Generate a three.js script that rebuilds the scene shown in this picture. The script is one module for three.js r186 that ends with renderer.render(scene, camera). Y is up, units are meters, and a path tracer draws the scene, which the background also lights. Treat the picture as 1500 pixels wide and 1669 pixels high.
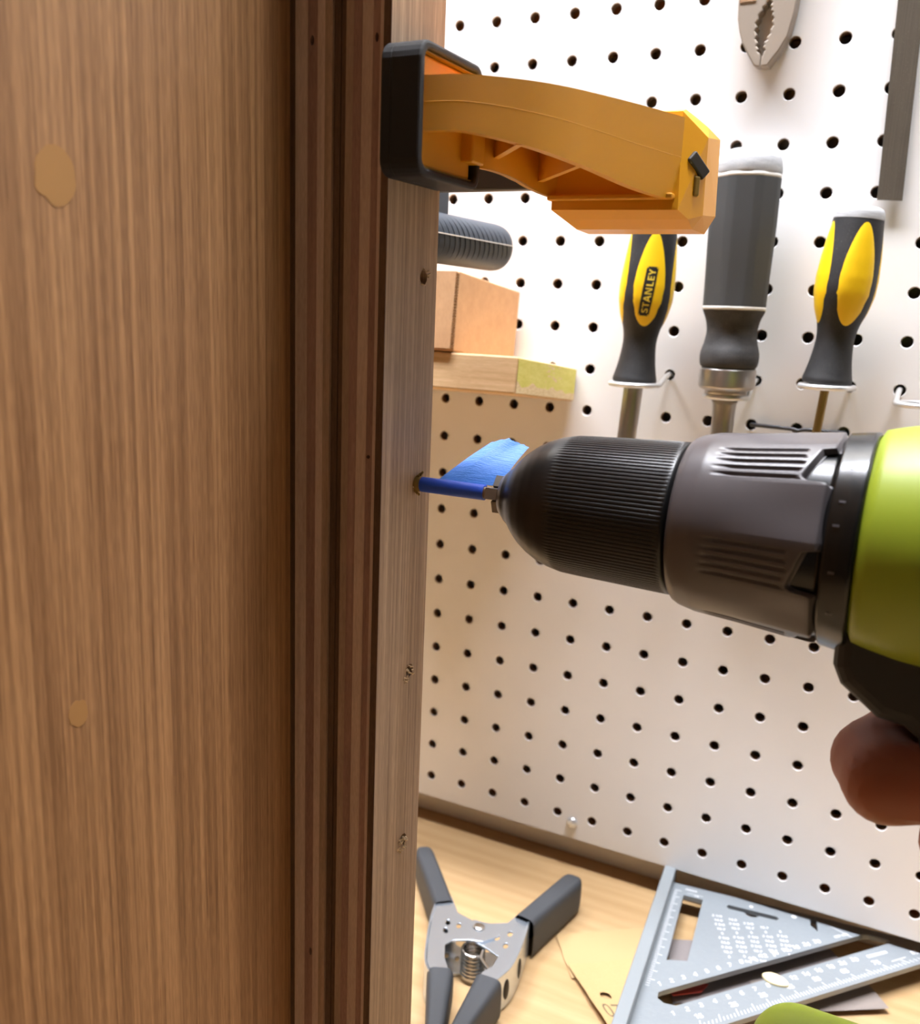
import * as THREE from 'three';
import { RoundedBoxGeometry } from 'three/addons/geometries/RoundedBoxGeometry.js';
import { ConvexGeometry } from 'three/addons/geometries/ConvexGeometry.js';
import { MarchingCubes } from 'three/addons/objects/MarchingCubes.js';
import { mergeGeometries, mergeVertices, toCreasedNormals } from 'three/addons/utils/BufferGeometryUtils.js';
import { RectAreaLightUniformsLib } from 'three/addons/lights/RectAreaLightUniformsLib.js';
import { Brush, Evaluator, SUBTRACTION } from 'three-bvh-csg';

// ---------------------------------------------------------------- camera, light, exposure
// Lengths below are millimetres counted from one hole of the pegboard (x right, y up, z out of the board);
// W() turns them into scene metres, the bench top lies at y = 0.9 m.
const Y0 = 1448;
const W = (x, y, z) => new THREE.Vector3(x / 1000, (y + Y0) / 1000, z / 1000);
const scene = new THREE.Scene();
scene.background = new THREE.Color(0x000000);
const camera = new THREE.PerspectiveCamera(2 * Math.atan(834.5 / 1584.5) * 180 / Math.PI, 1500 / 1669, 0.01, 30);
camera.position.copy(W(315.8, -171.77, 584.62));
camera.quaternion.setFromRotationMatrix(new THREE.Matrix4().makeBasis(
  new THREE.Vector3(0.88098, 0.04026, -0.47144), new THREE.Vector3(-0.14945, 0.96904, -0.19653), new THREE.Vector3(0.44893, 0.24359, 0.85972)));
camera.setViewOffset(1500, 1669, 12, -72, 1500, 1669);
camera.focus = 0.36; camera.userData.fStop = 15;
const renderer = new THREE.WebGLRenderer({ antialias: true });
renderer.toneMapping = THREE.LinearToneMapping;
renderer.toneMappingExposure = 1.0;
renderer.shadowMap.enabled = true;
RectAreaLightUniformsLib.init();
const LAMP = { x: -20, y: 880, z: 225, w: 1150, d: 150, power: 106, tilt: 0.3 };      // shop light over the bench, turned a little towards the board
const lamp = new THREE.RectAreaLight(0xf2f5ff, LAMP.power, LAMP.w / 1000, LAMP.d / 1000);
lamp.position.copy(W(LAMP.x, LAMP.y - 8 * Math.cos(LAMP.tilt), LAMP.z - 8 * Math.sin(LAMP.tilt))); lamp.rotation.x = -Math.PI / 2 + LAMP.tilt; scene.add(lamp);
const FILL = { x: 900, y: 1440, z: 1700, w: 1200, d: 200, power: 0.7 };      // unseen fill lamp added behind the camera to lift panel and ply edges
const lamp2 = new THREE.RectAreaLight(0xfff3e4, FILL.power, FILL.w / 1000, FILL.d / 1000);
lamp2.position.copy(W(FILL.x, FILL.y - 6, FILL.z)); lamp2.rotation.x = -Math.PI / 2; scene.add(lamp2);

// ---------------------------------------------------------------- helpers
const used = {};
function numbered(n) { const k = used[n] = (used[n] ?? -1) + 1; return k ? n + '_' + String(k).padStart(3, '0') : n; }
function thing(name, label, category, o = [0, 0, 0], group) {
  const g = new THREE.Group(); g.name = numbered(name); g.userData = { label, category };
  if (group) g.userData.group = group;
  g.position.copy(W(...o)); g.org = o; scene.add(g); return g;
}
function struct(name) { const g = new THREE.Group(); g.name = name; g.userData = { kind: 'structure' }; g.org = [0, 0, 0]; g.position.copy(W(0, 0, 0)); scene.add(g); return g; }
// world-mm geometry -> a part of thing g (geometry is moved to g's origin and scaled to metres)
function part(name, geo, mat, g, label) {
  const o = g.org ?? [0, 0, 0];
  geo.translate(-o[0], -o[1], -o[2]); geo.scale(0.001, 0.001, 0.001);
  const m = new THREE.Mesh(geo, mat); m.name = name; m.castShadow = m.receiveShadow = true; m.org = o;
  if (label) m.userData.label = label;
  g.add(m); return m;
}
function hash(x, y, s) { let h = Math.imul(x | 0, 374761393) + Math.imul(y | 0, 668265263) + Math.imul(s | 0, 2147483647 ^ 0x5bd1e995); h = Math.imul(h ^ (h >>> 13), 1274126177); return ((h ^ (h >>> 16)) >>> 0) / 4294967296; }
function noise(x, y, s = 1, px = 0, py = 0) {
  let xi = Math.floor(x), yi = Math.floor(y); const fx = x - xi, fy = y - yi, sx = fx * fx * (3 - 2 * fx), sy = fy * fy * (3 - 2 * fy);
  const wx = (v) => px ? ((v % px) + px) % px : v, wy = (v) => py ? ((v % py) + py) % py : v;
  const a = hash(wx(xi), wy(yi), s), b = hash(wx(xi + 1), wy(yi), s), c = hash(wx(xi), wy(yi + 1), s), d = hash(wx(xi + 1), wy(yi + 1), s);
  return a + (b - a) * sx + (c - a) * sy + (a - b - c + d) * sx * sy;
}
let seedN = 7; const rnd = () => { seedN = (Math.imul(seedN, 1664525) + 1013904223) >>> 0; return seedN / 4294967296; };
const mix = (a, b, t) => a + (b - a) * t, sstep = (a, b, x) => { const t = Math.min(1, Math.max(0, (x - a) / (b - a))); return t * t * (3 - 2 * t); };
function tex(w, h, fn, srgb = true, rx = 1, ry = 1) {
  const d = new Uint8Array(w * h * 4);
  for (let j = 0; j < h; j++) for (let i = 0; i < w; i++) { const c = fn(i / w, j / h, i, j), k = (j * w + i) * 4; if (c.length) { d[k] = c[0]; d[k + 1] = c[1]; d[k + 2] = c[2]; } else d[k] = d[k + 1] = d[k + 2] = c; d[k + 3] = 255; }
  const t = new THREE.DataTexture(d, w, h); t.magFilter = THREE.LinearFilter; t.minFilter = THREE.LinearMipmapLinearFilter; t.generateMipmaps = true;
  t.wrapS = t.wrapT = THREE.RepeatWrapping; t.repeat.set(rx, ry); if (srgb) t.colorSpace = THREE.SRGBColorSpace; t.needsUpdate = true; return t;
}
function canvasTex(w, h, draw) {
  const c = document.createElement('canvas'); c.width = w; c.height = h; draw(c.getContext('2d'), w, h);
  const t = new THREE.CanvasTexture(c); t.colorSpace = THREE.SRGBColorSpace; t.magFilter = THREE.LinearFilter; return t;
}
const M = (color, roughness = 0.6, extra = {}) => new THREE.MeshStandardMaterial({ color, roughness, ...extra });
const box = (x0, x1, y0, y1, z0, z1) => new THREE.BoxGeometry(x1 - x0, y1 - y0, z1 - z0).translate((x0 + x1) / 2, (y0 + y1) / 2, (z0 + z1) / 2);
const rbox = (x0, x1, y0, y1, z0, z1, r = 1, n = 3) => new RoundedBoxGeometry(x1 - x0, y1 - y0, z1 - z0, n, r).translate((x0 + x1) / 2, (y0 + y1) / 2, (z0 + z1) / 2);
// uv in metres from mm positions: the grain runs along v
function uvBox(g, along = 'y') {
  g = g.index ? g.toNonIndexed() : g; const p = g.attributes.position, n = g.attributes.normal, uv = new Float32Array(p.count * 2);
  for (let i = 0; i < p.count; i++) {
    const x = p.getX(i) / 1000, y = p.getY(i) / 1000, z = p.getZ(i) / 1000, ax = Math.abs(n.getX(i)), ay = Math.abs(n.getY(i)), az = Math.abs(n.getZ(i));
    let u, v;
    if (along === 'y') { if (ax >= ay && ax >= az) { u = z; v = y; } else if (az >= ay) { u = x; v = y; } else { u = x; v = z; } }
    else { if (ax >= ay && ax >= az) { u = y; v = z; } else if (az >= ay) { u = y; v = x; } else { u = z; v = x; } }
    uv[2 * i] = u; uv[2 * i + 1] = v;
  }
  g.setAttribute('uv', new THREE.BufferAttribute(uv, 2)); return g;
}
const P2 = (l) => l.map(([x, y]) => new THREE.Vector2(x, y));
const lathe = (l, n = 48) => new THREE.LatheGeometry(P2(l), n);
const tube = (l, r, n = 64, k = 10, closed = false) => new THREE.TubeGeometry(new THREE.CatmullRomCurve3(l.map((q) => new THREE.Vector3(...q)), closed, 'catmullrom', 0.35), n, r, k, closed);
const shape = (l, holes = []) => { const s = new THREE.Shape(P2(l)); for (const h of holes) s.holes.push(new THREE.Path(P2(h))); return s; };
// plan outline [x, z] extruded from height y0 to y1
function slab(l, y0, y1, holes = [], bevel = 0) {
  const f = (q) => q.map(([x, z]) => [x, -z]);
  const g = new THREE.ExtrudeGeometry(shape(f(l), holes.map(f)), { depth: y1 - y0 - 2 * bevel, bevelEnabled: bevel > 0, bevelSize: bevel, bevelThickness: bevel, bevelSegments: 2, bevelOffset: -bevel, curveSegments: 6 });
  return g.rotateX(-Math.PI / 2).translate(0, y0 + bevel, 0);
}
// front outline [x, y] extruded from z0 to z1
function plate(l, z0, z1, holes = [], bevel = 0, seg = 2) {
  return new THREE.ExtrudeGeometry(shape(l, holes), { depth: z1 - z0 - 2 * bevel, bevelEnabled: bevel > 0, bevelSize: bevel, bevelThickness: bevel, bevelSegments: seg, bevelOffset: -bevel, curveSegments: 8 }).translate(0, 0, z0 + bevel);
}
const smooth = (l, n = 60, closed = true) => new THREE.CatmullRomCurve3(l.map(([x, y]) => new THREE.Vector3(x, y, 0)), closed, 'centripetal').getPoints(n).slice(0, closed ? -1 : undefined).map((q) => [q.x, q.y]);
const ellipse = (cx, cy, rx, ry, n = 20, rot = 0) => Array.from({ length: n }, (_, i) => { const a = i / n * 2 * Math.PI, x = rx * Math.cos(a), y = ry * Math.sin(a); return [cx + x * Math.cos(rot) - y * Math.sin(rot), cy + x * Math.sin(rot) + y * Math.cos(rot)]; });
// parametric grid surface, f(u, v) -> [x, y, z]
function grid(f, nu, nv, closeU = false) {
  const pos = [], idx = [], uv = [];
  for (let j = 0; j <= nv; j++) for (let i = 0; i <= nu; i++) { pos.push(...f(i / nu, j / nv)); uv.push(i / nu, j / nv); }
  const a = (i, j) => j * (nu + 1) + i;
  for (let j = 0; j < nv; j++) for (let i = 0; i < nu; i++) idx.push(a(i, j), a(i + 1, j), a(i + 1, j + 1), a(i, j), a(i + 1, j + 1), a(i, j + 1));
  const g = new THREE.BufferGeometry(); g.setAttribute('position', new THREE.Float32BufferAttribute(pos, 3)); g.setAttribute('uv', new THREE.Float32BufferAttribute(uv, 2)); g.setIndex(idx);
  if (closeU) { const q = mergeVertices(g.clone().deleteAttribute('uv'), 1e-4); q.computeVertexNormals(); q.setAttribute('uv', new THREE.Float32BufferAttribute(new Float32Array(q.attributes.position.count * 2), 2)); return q; }
  g.computeVertexNormals(); return g;
}
const merge = (l) => mergeGeometries(l.map((g) => { const q = g.index ? g.toNonIndexed() : g; for (const k of Object.keys(q.attributes)) if (!['position', 'normal', 'uv'].includes(k)) q.deleteAttribute(k); return q; }));
const bar = (a, b, r, r2 = r, n = 10) => { const A = new THREE.Vector3(...a), B = new THREE.Vector3(...b), L = A.distanceTo(B); return new THREE.CylinderGeometry(r2, r, L, n).translate(0, L / 2, 0).applyQuaternion(new THREE.Quaternion().setFromUnitVectors(new THREE.Vector3(0, 1, 0), B.clone().sub(A).normalize())).translate(...a); };

// ---------------------------------------------------------------- textures
const BENCH = -548;
// straight brown veneer: 0.16 m wide, 0.64 m long
const veneerFn = (dark, light, s) => (u, v) => {
  const wob = (noise(u * 6, v * 3, s, 6, 3) - 0.5) * 0.008, U = u + wob;
  let g = 0.36 * noise(U * 110, v * 4, s + 1, 110, 4) + 0.3 * noise(U * 230, v * 9, s + 2, 230, 9) + 0.2 * noise(U * 16, v * 2, s + 3, 16, 2);
  const pore = noise(U * 320, v * 26, s + 4, 320, 26); g += 0.2 * noise(u * 400, v * 160, s + 5, 400, 160) - (pore > 0.8 ? 0.3 * (pore - 0.8) / 0.2 : 0);
  const t = Math.min(1, Math.max(0, (g - 0.2) / 0.62));
  return [0, 1, 2].map((k) => mix(dark[k], light[k], t));
};
const panelTex = tex(1024, 1024, veneerFn([138, 97, 60], [196, 149, 102], 11), true, 1 / 0.16, 1 / 0.64);
const faceTex = tex(768, 768, veneerFn([134, 107, 82], [188, 159, 128], 31), true, 1 / 0.1, 1 / 0.5);
const plyTex = (dark, light, s) => tex(128, 512, (u, v) => { const t = 0.45 * noise(u * 10, v * 5, s, 10, 5) + 0.25 * noise(u * 26, v * 40, s + 1, 26, 40) + 0.3 * noise(u * 60, v * 190, s + 2, 60, 190); return [0, 1, 2].map((k) => mix(dark[k], light[k], t)); }, true, 1 / 0.02, 1 / 0.3);
const birchTex = tex(1024, 1024, (u, v) => {
  const w = noise(u * 4, v * 2, 51, 4, 2), U = u + 0.05 * (w - 0.5);
  let g = 0.35 * noise(U * 30, v * 2, 52, 30, 2) + 0.25 * noise(U * 90, v * 4, 53, 90, 4) + 0.25 * noise(u * 5, v * 3, 54, 5, 3) + 0.15 * noise(u * 260, v * 60, 55, 260, 60);
  const r = 0.5 + 0.5 * Math.sin((U * 22 + 3.2 * noise(u * 3, v * 1, 56, 3, 1)) * 6.283); g = 0.82 * g + 0.18 * r;
  return [mix(166, 200, g), mix(132, 168, g), mix(86, 126, g)];
}, true, 1 / 0.35, 1 / 0.7);
const rawTex = tex(512, 512, (u, v) => { const g = 0.4 * noise(u * 26, v * 3, 61, 26, 3) + 0.3 * noise(u * 80, v * 12, 62, 80, 12) + 0.3 * noise(u * 200, v * 90, 63, 200, 90); return [mix(196, 232, g), mix(156, 200, g), mix(108, 156, g)]; }, true, 1 / 0.05, 1 / 0.2);
const cardTex = tex(256, 256, (u, v) => { const g = 0.5 * noise(u * 12, v * 12, 71, 12, 12) + 0.5 * noise(u * 120, v * 40, 72, 120, 40); return [mix(190, 208, g), mix(146, 163, g), mix(103, 119, g)]; }, true, 1 / 0.06, 1 / 0.06);
const speck = (a, b, thr, s, n = 512) => tex(n, n, (u, v, i, j) => { const g = 0.6 * noise(u * 20, v * 20, s, 20, 20) + 0.4 * noise(u * 160, v * 160, s + 1, 160, 160), d = noise(i * 0.55, j * 0.55, s + 2) > thr ? 1 : 0; return [0, 1, 2].map((k) => Math.min(255, mix(a[k], b[k], g) + d * 38)); });
const gritTex = tex(512, 512, (u, v, i, j) => { const g = hash(i, j, 81) * 0.6 + 0.4 * noise(u * 100, v * 100, 82, 100, 100); return [mix(118, 226, g), mix(112, 218, g), mix(112, 214, g)]; }, true, 1 / 0.05, 1 / 0.05);
const fineBump = tex(256, 256, (u, v, i, j) => 255 * (0.5 * hash(i, j, 91) + 0.5 * noise(u * 60, v * 60, 92, 60, 60)), false, 40, 40);
const steelTex = tex(256, 512, (u, v, i, j) => { const g = 0.5 * noise(u * 120, v * 3, 101, 120, 3) + 0.3 * noise(u * 6, v * 8, 102, 6, 8) + 0.2 * hash(i, j, 103), d = noise(i * 0.45, j * 0.45, 104) > 0.93 ? 46 : 0; return [mix(136, 166, g) + d, mix(130, 160, g) + d, mix(122, 150, g) + d]; }, true, 1 / 0.03, 1 / 0.06);

// ---------------------------------------------------------------- materials
const mat = {
  white: new THREE.MeshPhysicalMaterial({ color: 0xf0eeec, roughness: 0.42 }), hardboard: M(0x8a6d55, 0.9),
  wall: M(0xf0e9da, 0.85), ceiling: M(0x8d8a84, 0.95), floor: M(0x4c4843, 0.9), roomWall: M(0x67625c, 0.95),
  bench: M(0xffffff, 0.5, { map: birchTex }), raw: M(0xffffff, 0.85, { map: rawTex }), strip: M(0xa0774c, 0.85, { map: rawTex }),
  panel: M(0xffffff, 0.5, { map: panelTex }), face: M(0xffffff, 0.62, { map: faceTex }),
  plyLight: M(0xffffff, 0.85, { map: plyTex([172, 144, 124], [216, 190, 168], 111) }), plyRed: M(0xffffff, 0.85, { map: plyTex([130, 98, 84], [178, 140, 124], 121) }),
  plyTan: M(0xffffff, 0.85, { map: plyTex([140, 114, 92], [186, 156, 130], 131) }), plyDark: M(0xffffff, 0.85, { map: plyTex([76, 54, 36], [126, 94, 66], 141) }),
  tanSpot: M(0xb98a52, 0.8), splinter: M(0xe0c8a4, 0.9),
  yellow: M(0xe9a010, 0.42, { bumpMap: fineBump, bumpScale: 0.00004 }), black: M(0x060607, 0.5, { bumpMap: fineBump, bumpScale: 0.00005 }), glue: M(0x8a6a1c, 0.7),
  barSteel: M(0x33302c, 0.45, { metalness: 0.6 }), gripBlack: M(0x343a42, 0.5), pin: M(0x3c3630, 0.6),
  tape: new THREE.MeshPhysicalMaterial({ color: 0x3f8af2, roughness: 0.55, side: THREE.DoubleSide, bumpMap: tex(256, 256, (u, v) => 255 * (0.6 * noise(u * 6, v * 90, 151, 6, 90) + 0.4 * noise(u * 60, v * 60, 152, 60, 60)), false), bumpScale: 0.00015, transmission: 0.25, thickness: 0 }),
  tapeRoll: M(0x1f4fc4, 0.5), bit: M(0x8a7a68, 0.35, { metalness: 0.9 }), brassDust: M(0x8a6d34, 0.9),
  chuck: M(0x070707, 0.36, { bumpMap: fineBump, bumpScale: 0.00003 }), noseSteel: M(0x85807a, 0.4, { metalness: 0.6 }), clutch: M(0x524d4e, 0.33), gear: M(0x0f0f0e, 0.25), green: M(0x8a9a20, 0.42, { bumpMap: fineBump, bumpScale: 0.00003 }), rubber: M(0x1c1b19, 0.6),
  chrome: M(0xd8d5d0, 0.18, { metalness: 1 }), satin: M(0xb9b4ad, 0.36, { metalness: 1 }), wire: M(0xe6e6e4, 0.3, { metalness: 0.75 }), darkWire: M(0x4a4a4c, 0.4, { metalness: 0.7 }), brass: M(0x9c8454, 0.4, { metalness: 0.8 }),
  handle: M(0xffffff, 0.62, { map: speck([24, 24, 25], [46, 45, 44], 0.93, 161) }), handleGrey: M(0xffffff, 0.7, { map: speck([150, 150, 150], [186, 186, 186], 0.95, 171) }), ringWhite: M(0xe4dfd6, 0.6), inlayYellow: M(0xf6c90c, 0.45),
  dustGrey: M(0xffffff, 0.75, { map: speck([46, 45, 44], [74, 72, 71], 0.92, 181) }), sway: M(0xffffff, 0.65, { map: speck([48, 49, 49], [74, 75, 75], 0.92, 191) }),
  plier: M(0xfff4ea, 0.5, { map: steelTex, metalness: 0.1 }), ruler: M(0xb8b3aa, 0.36, { map: steelTex, metalness: 0.55 }), tooth: M(0x5a534c, 0.6, { metalness: 0.4 }),
  card: M(0xffffff, 0.9, { map: cardTex }), cardEdge: M(0x8f6a42, 0.95), greenPaint: M(0xffffff, 0.7), kraft: M(0xb99a6c, 0.85), grit: M(0xc8c4c2, 0.95, { map: gritTex }), gritPale: M(0xcfc7bd, 0.95, { map: gritTex }),
  galv: M(0xd2dce6, 0.27, { metalness: 0.85 }), springBlack: M(0xffffff, 0.62, { map: speck([26, 28, 31], [56, 58, 61], 0.94, 201) }),
  alu: M(0x9aa1a4, 0.45, { metalness: 0.35 }), red: M(0xb4453a, 0.8), chip: M(0xf0dfb0, 0.9), skin: new THREE.MeshPhysicalMaterial({ color: 0x94523a, roughness: 0.55 }), lampHousing: M(0xe8e8e6, 0.5),
};

// ---------------------------------------------------------------- the room
{
  const X0 = -1700, X1 = 2300, Z0 = -19, Z1 = 3000, YF = BENCH - 900, YC = 1500;
  let s = struct('floor'); part('slab', box(X0 - 100, X1 + 100, YF - 80, YF, Z0 - 120, Z1 + 100), mat.floor, s);
  s = struct('ceiling'); part('slab', box(X0 - 100, X1 + 100, YC, YC + 80, Z0 - 120, Z1 + 100), mat.ceiling, s);
  s = struct('wall_back'); part('plaster', box(X0 - 100, X1 + 100, YF, YC, Z0 - 120, Z0), mat.wall, s);
  s = struct('wall_front'); part('plaster', box(X0 - 100, X1 + 100, YF, YC, Z1, Z1 + 100), mat.roomWall, s);
  s = struct('wall_left'); part('plaster', box(X0 - 100, X0, YF, YC, Z0, Z1), mat.roomWall, s);
  s = struct('wall_right'); part('plaster', box(X1, X1 + 100, YF, YC, Z0, Z1), mat.roomWall, s);
}
for (const [L, nm, lab] of [[LAMP, 'shop_light', 'long shop light hanging over the bench in front of the pegboard'], [FILL, 'fill_light', 'unseen fill light added behind the camera']]) {
  const g = thing(nm, lab, 'light', [L.x, L.y, L.z]), tl = L.tilt ?? 0, T = (q) => q.rotateX(tl).translate(L.x, L.y, L.z);
  part('housing', T(plate([[-L.d / 2 - 14, 0], [-L.d / 2, 0], [-L.d / 2 + 2, 4], [L.d / 2 - 2, 4], [L.d / 2, 0], [L.d / 2 + 14, 0], [L.d / 4, 50], [-L.d / 4, 50]], -L.w / 2 - 20, L.w / 2 + 20)  .rotateY(Math.PI / 2)), mat.lampHousing, g);
  part('diffuser', T(box(-L.w / 2, L.w / 2, -2, 3, -L.d / 2, L.d / 2)), M(0xffffff, 0.5, { emissive: 0xf2f5ff, emissiveIntensity: L.power * 0.15 }), g);
  if (1500 - L.y > 120) for (const k of [-1, 1]) part('hanging_cord', bar([L.x + k * L.w * 0.4, L.y + 48, L.z], [L.x + k * L.w * 0.4, 1500, L.z], 3), mat.lampHousing, g);
}

// ---------------------------------------------------------------- workbench
{
  const g = thing('workbench', 'pale birch topped workbench under the pegboard', 'workbench', [300, BENCH - 900, 380]);
  part('bench_top', uvBox(box(-700, 1200, BENCH - 40, BENCH, -18.9, 800), 'x'), mat.bench, g);
  for (const x of [-640, 1110]) for (const z of [20, 690]) part('leg', uvBox(box(x, x + 88, BENCH - 900, BENCH - 40, z, z + 88)), mat.raw, g);
  part('apron', uvBox(box(-552, 1110, BENCH - 130, BENCH - 40, 700, 738), 'x'), mat.raw, g);
}

// ---------------------------------------------------------------- pegboard, every hole open
{
  const g = thing('pegboard', 'white perforated pegboard panel behind the hanging tools', 'pegboard', [250, -525, 0]);
  const P = 25.4, R = 3.15, T = 6, N = 16, c0 = -9, c1 = 31, r0 = -13, r1 = 20;
  const face = { pos: [], nor: [] }, core = { pos: [], nor: [] };          // white lacquered front with its rims, and the raw board behind it
  const tri = (o, a, b, c, na, nb = na, nc = na) => { o.pos.push(...a, ...b, ...c); o.nor.push(...na, ...nb, ...nc); };
  const out = Array.from({ length: N }, (_, i) => { const a = i / N * 2 * Math.PI, c = Math.cos(a), s = Math.sin(a), m = Math.max(Math.abs(c), Math.abs(s)); return [c / m, s / m]; });
  const inn = Array.from({ length: N }, (_, i) => { const a = i / N * 2 * Math.PI; return [Math.cos(a), Math.sin(a)]; });
  for (let r = r0; r <= r1; r++) for (let c = c0; c <= c1; c++) {
    const x = c * P, y = -r * P, o = (q, z) => [x + q[0] * P / 2, r === r1 && q[1] < -0.99 ? -525 : y + q[1] * P / 2, z], n = (q, z, rr = R) => [x + q[0] * rr, y + q[1] * rr, z];
    for (let i = 0; i < N; i++) {
      const k = (i + 1) % N, f = [0, 0, 1], b = [0, 0, -1];
      tri(face, n(inn[i], 0, R + 0.35), o(out[i], 0), o(out[k], 0), f); tri(face, n(inn[i], 0, R + 0.35), o(out[k], 0), n(inn[k], 0, R + 0.35), f);
      tri(core, n(inn[i], -T), o(out[k], -T), o(out[i], -T), b); tri(core, n(inn[i], -T), n(inn[k], -T), o(out[k], -T), b);
      const n1 = [-inn[i][0], -inn[i][1], 0], n2 = [-inn[k][0], -inn[k][1], 0], m1 = [n1[0] * 0.7, n1[1] * 0.7, 0.7], m2 = [n2[0] * 0.7, n2[1] * 0.7, 0.7];
      const ring = (g2, za, ra, zb, rb, na, nb) => { tri(g2, n(inn[i], za, ra), n(inn[k], za, ra), n(inn[k], zb, rb), na, nb, nb); tri(g2, n(inn[i], za, ra), n(inn[k], zb, rb), n(inn[i], zb, rb), na, nb, na); };
      ring(face, 0, R + 0.35, -0.5, R, m1, m2); ring(core, -0.5, R, -T, R, n1, n2);
    }
  }
  for (const [o, nm, m, lb] of [[face, 'perforated_sheet', mat.white, undefined], [core, 'hardboard_core', mat.hardboard, 'raw brown hardboard inside the holes']]) {
    const geo = new THREE.BufferGeometry(); geo.setAttribute('position', new THREE.Float32BufferAttribute(o.pos, 3)); geo.setAttribute('normal', new THREE.Float32BufferAttribute(o.nor, 3)); part(nm, geo, m, g, lb);
  }
  const L = c0 * P - P / 2, Rr = c1 * P + P / 2;
  part('bottom_edge', box(L, Rr, -525.01, -524.8, -T, 0), mat.strip, g);
  for (const y of [-512, -508 + 500, 320]) part('furring_strip', uvBox(box(L, Rr, y - 12, y + 12, -18.9, -T - 0.1), 'x'), mat.strip, g);
  const sc = part('screw', merge([lathe([[0, 3.2], [1.2, 3.1], [3.2, 2.2], [4, 0.8], [4, 0], [0, 0]], 24).rotateX(Math.PI / 2), box(-0.5, 0.5, -2.2, 2.2, 2.6, 3.3), box(-2.2, 2.2, -0.5, 0.5, 2.6, 3.3)]).translate(113, -512.7, 0), mat.wire, g, 'shiny round screw head');
}

// ---------------------------------------------------------------- the wooden panel with the doubled plywood stile that is drilled
const X1f = 148, ZN = 316, ZB = 283.6, TOP = 330;                      // drilled face, front edge, back edge, top
const HOLES = [[-161.1, 292.5], [-230.6, 292.6], [-299.8, 293.7], [-368.4, 294.8]];
{
  const g = thing('cabinet_panel', 'brown veneered cabinet panel with a doubled plywood edge, clamped upright on the bench', 'cabinet panel', [120, BENCH, 400]);
  const pn = part('veneered_panel', uvBox(box(92, 109.9, BENCH, TOP, ZB, 790)), mat.panel, g, 'brown veneered panel with straight vertical grain');
  const blob = (cy, cz, r, s) => { const l = ellipse(0, 0, 1, 1, 26).map(([a, b], i) => { const q = r * (0.9 + 0.22 * noise(i * 0.55, s, 77)); return [cz + a * q, cy + b * q * 1.1]; }); return plate(smooth(l, 60), 0, 0.16).rotateY(-Math.PI / 2).translate(0, 0, 0); };
  // plate() built it in (x=z, y, z=x): turn so that its thickness runs along x
  for (const [cy, cz, r, s] of [[-143.3, 408.2, 6.2, 1], [-283.8, 410.4, 3.3, 9]]) { const q = blob(cy, cz, r, s); const p = q.attributes.position; for (let i = 0; i < p.count; i++) { const x = p.getX(i), z = p.getZ(i); p.setXYZ(i, 109.85 + Math.abs(x), p.getY(i), z); } q.computeVertexNormals(); part('tan_patch', q, mat.tanSpot, g, 'tan raised spot'); }  // two small raised tan spots on the panel face
  const layers = [[109.9, 112.5, 'plyDark'], [112.5, 117.4, 'plyLight'], [117.4, 121.2, 'plyRed'], [121.2, 124, 'plyLight'], [124, 126.7, 'plyTan'], [126.7, 129.1, 'plyDark'],
    [129.5, 131.7, 'plyDark'], [131.7, 134.4, 'plyTan'], [134.4, 137.4, 'plyRed'], [137.4, 141.3, 'plyLight'], [141.3, 143.9, 'plyRed'], [143.9, 145.4, 'plyLight'], [145.4, X1f, 'face']];
  const ev = new Evaluator(); ev.useGroups = false;
  const drill = HOLES.map(([y, z], i) => new Brush(uvBox(new THREE.CylinderGeometry(2.5, 2.3, 60, 18).rotateZ(Math.PI / 2).translate(148, y, z))));
  for (const b of drill) b.updateMatrixWorld();
  const voids = [[119, -92.3, 1.8, 3.4], [142.6, -93.3, 1.5, 3.2], [142.3, -219.3, 1.7, 1.6], [120.2, -415, 1.4, 4]].map(([x, y, w, h]) => { const q = new Brush(uvBox(new THREE.CylinderGeometry(w / 2, w / 2.6, 6, 9).rotateX(Math.PI / 2).scale(1, h / w, 1).translate(x, y, ZN))); q.x = x; q.updateMatrixWorld(); return q; });
  layers.forEach(([a, b, m], i) => {
    const last = m === 'face', dz = last ? 0 : -0.15 - 0.35 * hash(i, 3, 5) - (m === 'plyDark' ? 0.9 : 0);
    let q = uvBox(box(a, b, BENCH, TOP, ZB, ZN + dz));
    if (a > 130) { let br = new Brush(q); br.updateMatrixWorld(); for (const d of drill) { br = ev.evaluate(br, d, SUBTRACTION); br.updateMatrixWorld(); } q = br.geometry; }
    for (const d of voids) if (d.x > a && d.x < b) { let br = new Brush(q); br.updateMatrixWorld(); q = ev.evaluate(br, d, SUBTRACTION).geometry; }
    part(last ? 'drilled_face' : 'ply_layer', q, mat[m], g, last ? 'grey-brown outer veneer with a row of drilled holes' : undefined);
    if (last) { const e = box(a + 0.02, b, BENCH, TOP, ZN, ZN + 0.25); part('veneer_edge', uvBox(e), mat.plyDark, g, 'dark edge of the outer veneer'); }
  });
  // torn fibres round the holes
  const fib = [];
  HOLES.forEach(([y, z], k) => { const n = [5, 10, 16, 24][k]; for (let i = 0; i < n; i++) { const a = rnd() * 6.28, r0 = 2.3 + rnd() * 0.5, L = 0.8 + rnd() * 2, low = k > 1 ? -rnd() * 3.4 : 0; const p = [148, y + r0 * Math.sin(a) + low, z + r0 * Math.cos(a) + (k > 1 ? rnd() * 1.6 : 0)]; fib.push(bar(p, [148.3 + rnd() * 1.2, p[1] + (rnd() - 0.4) * L, p[2] + (rnd() - 0.5) * L], 0.42, 0.15, 5)); } });
  const sp = part('torn_fibres', merge(fib), mat.splinter, g, 'pale torn wood fibres around the drilled holes'); sp.userData.kind = 'stuff';
}

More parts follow.
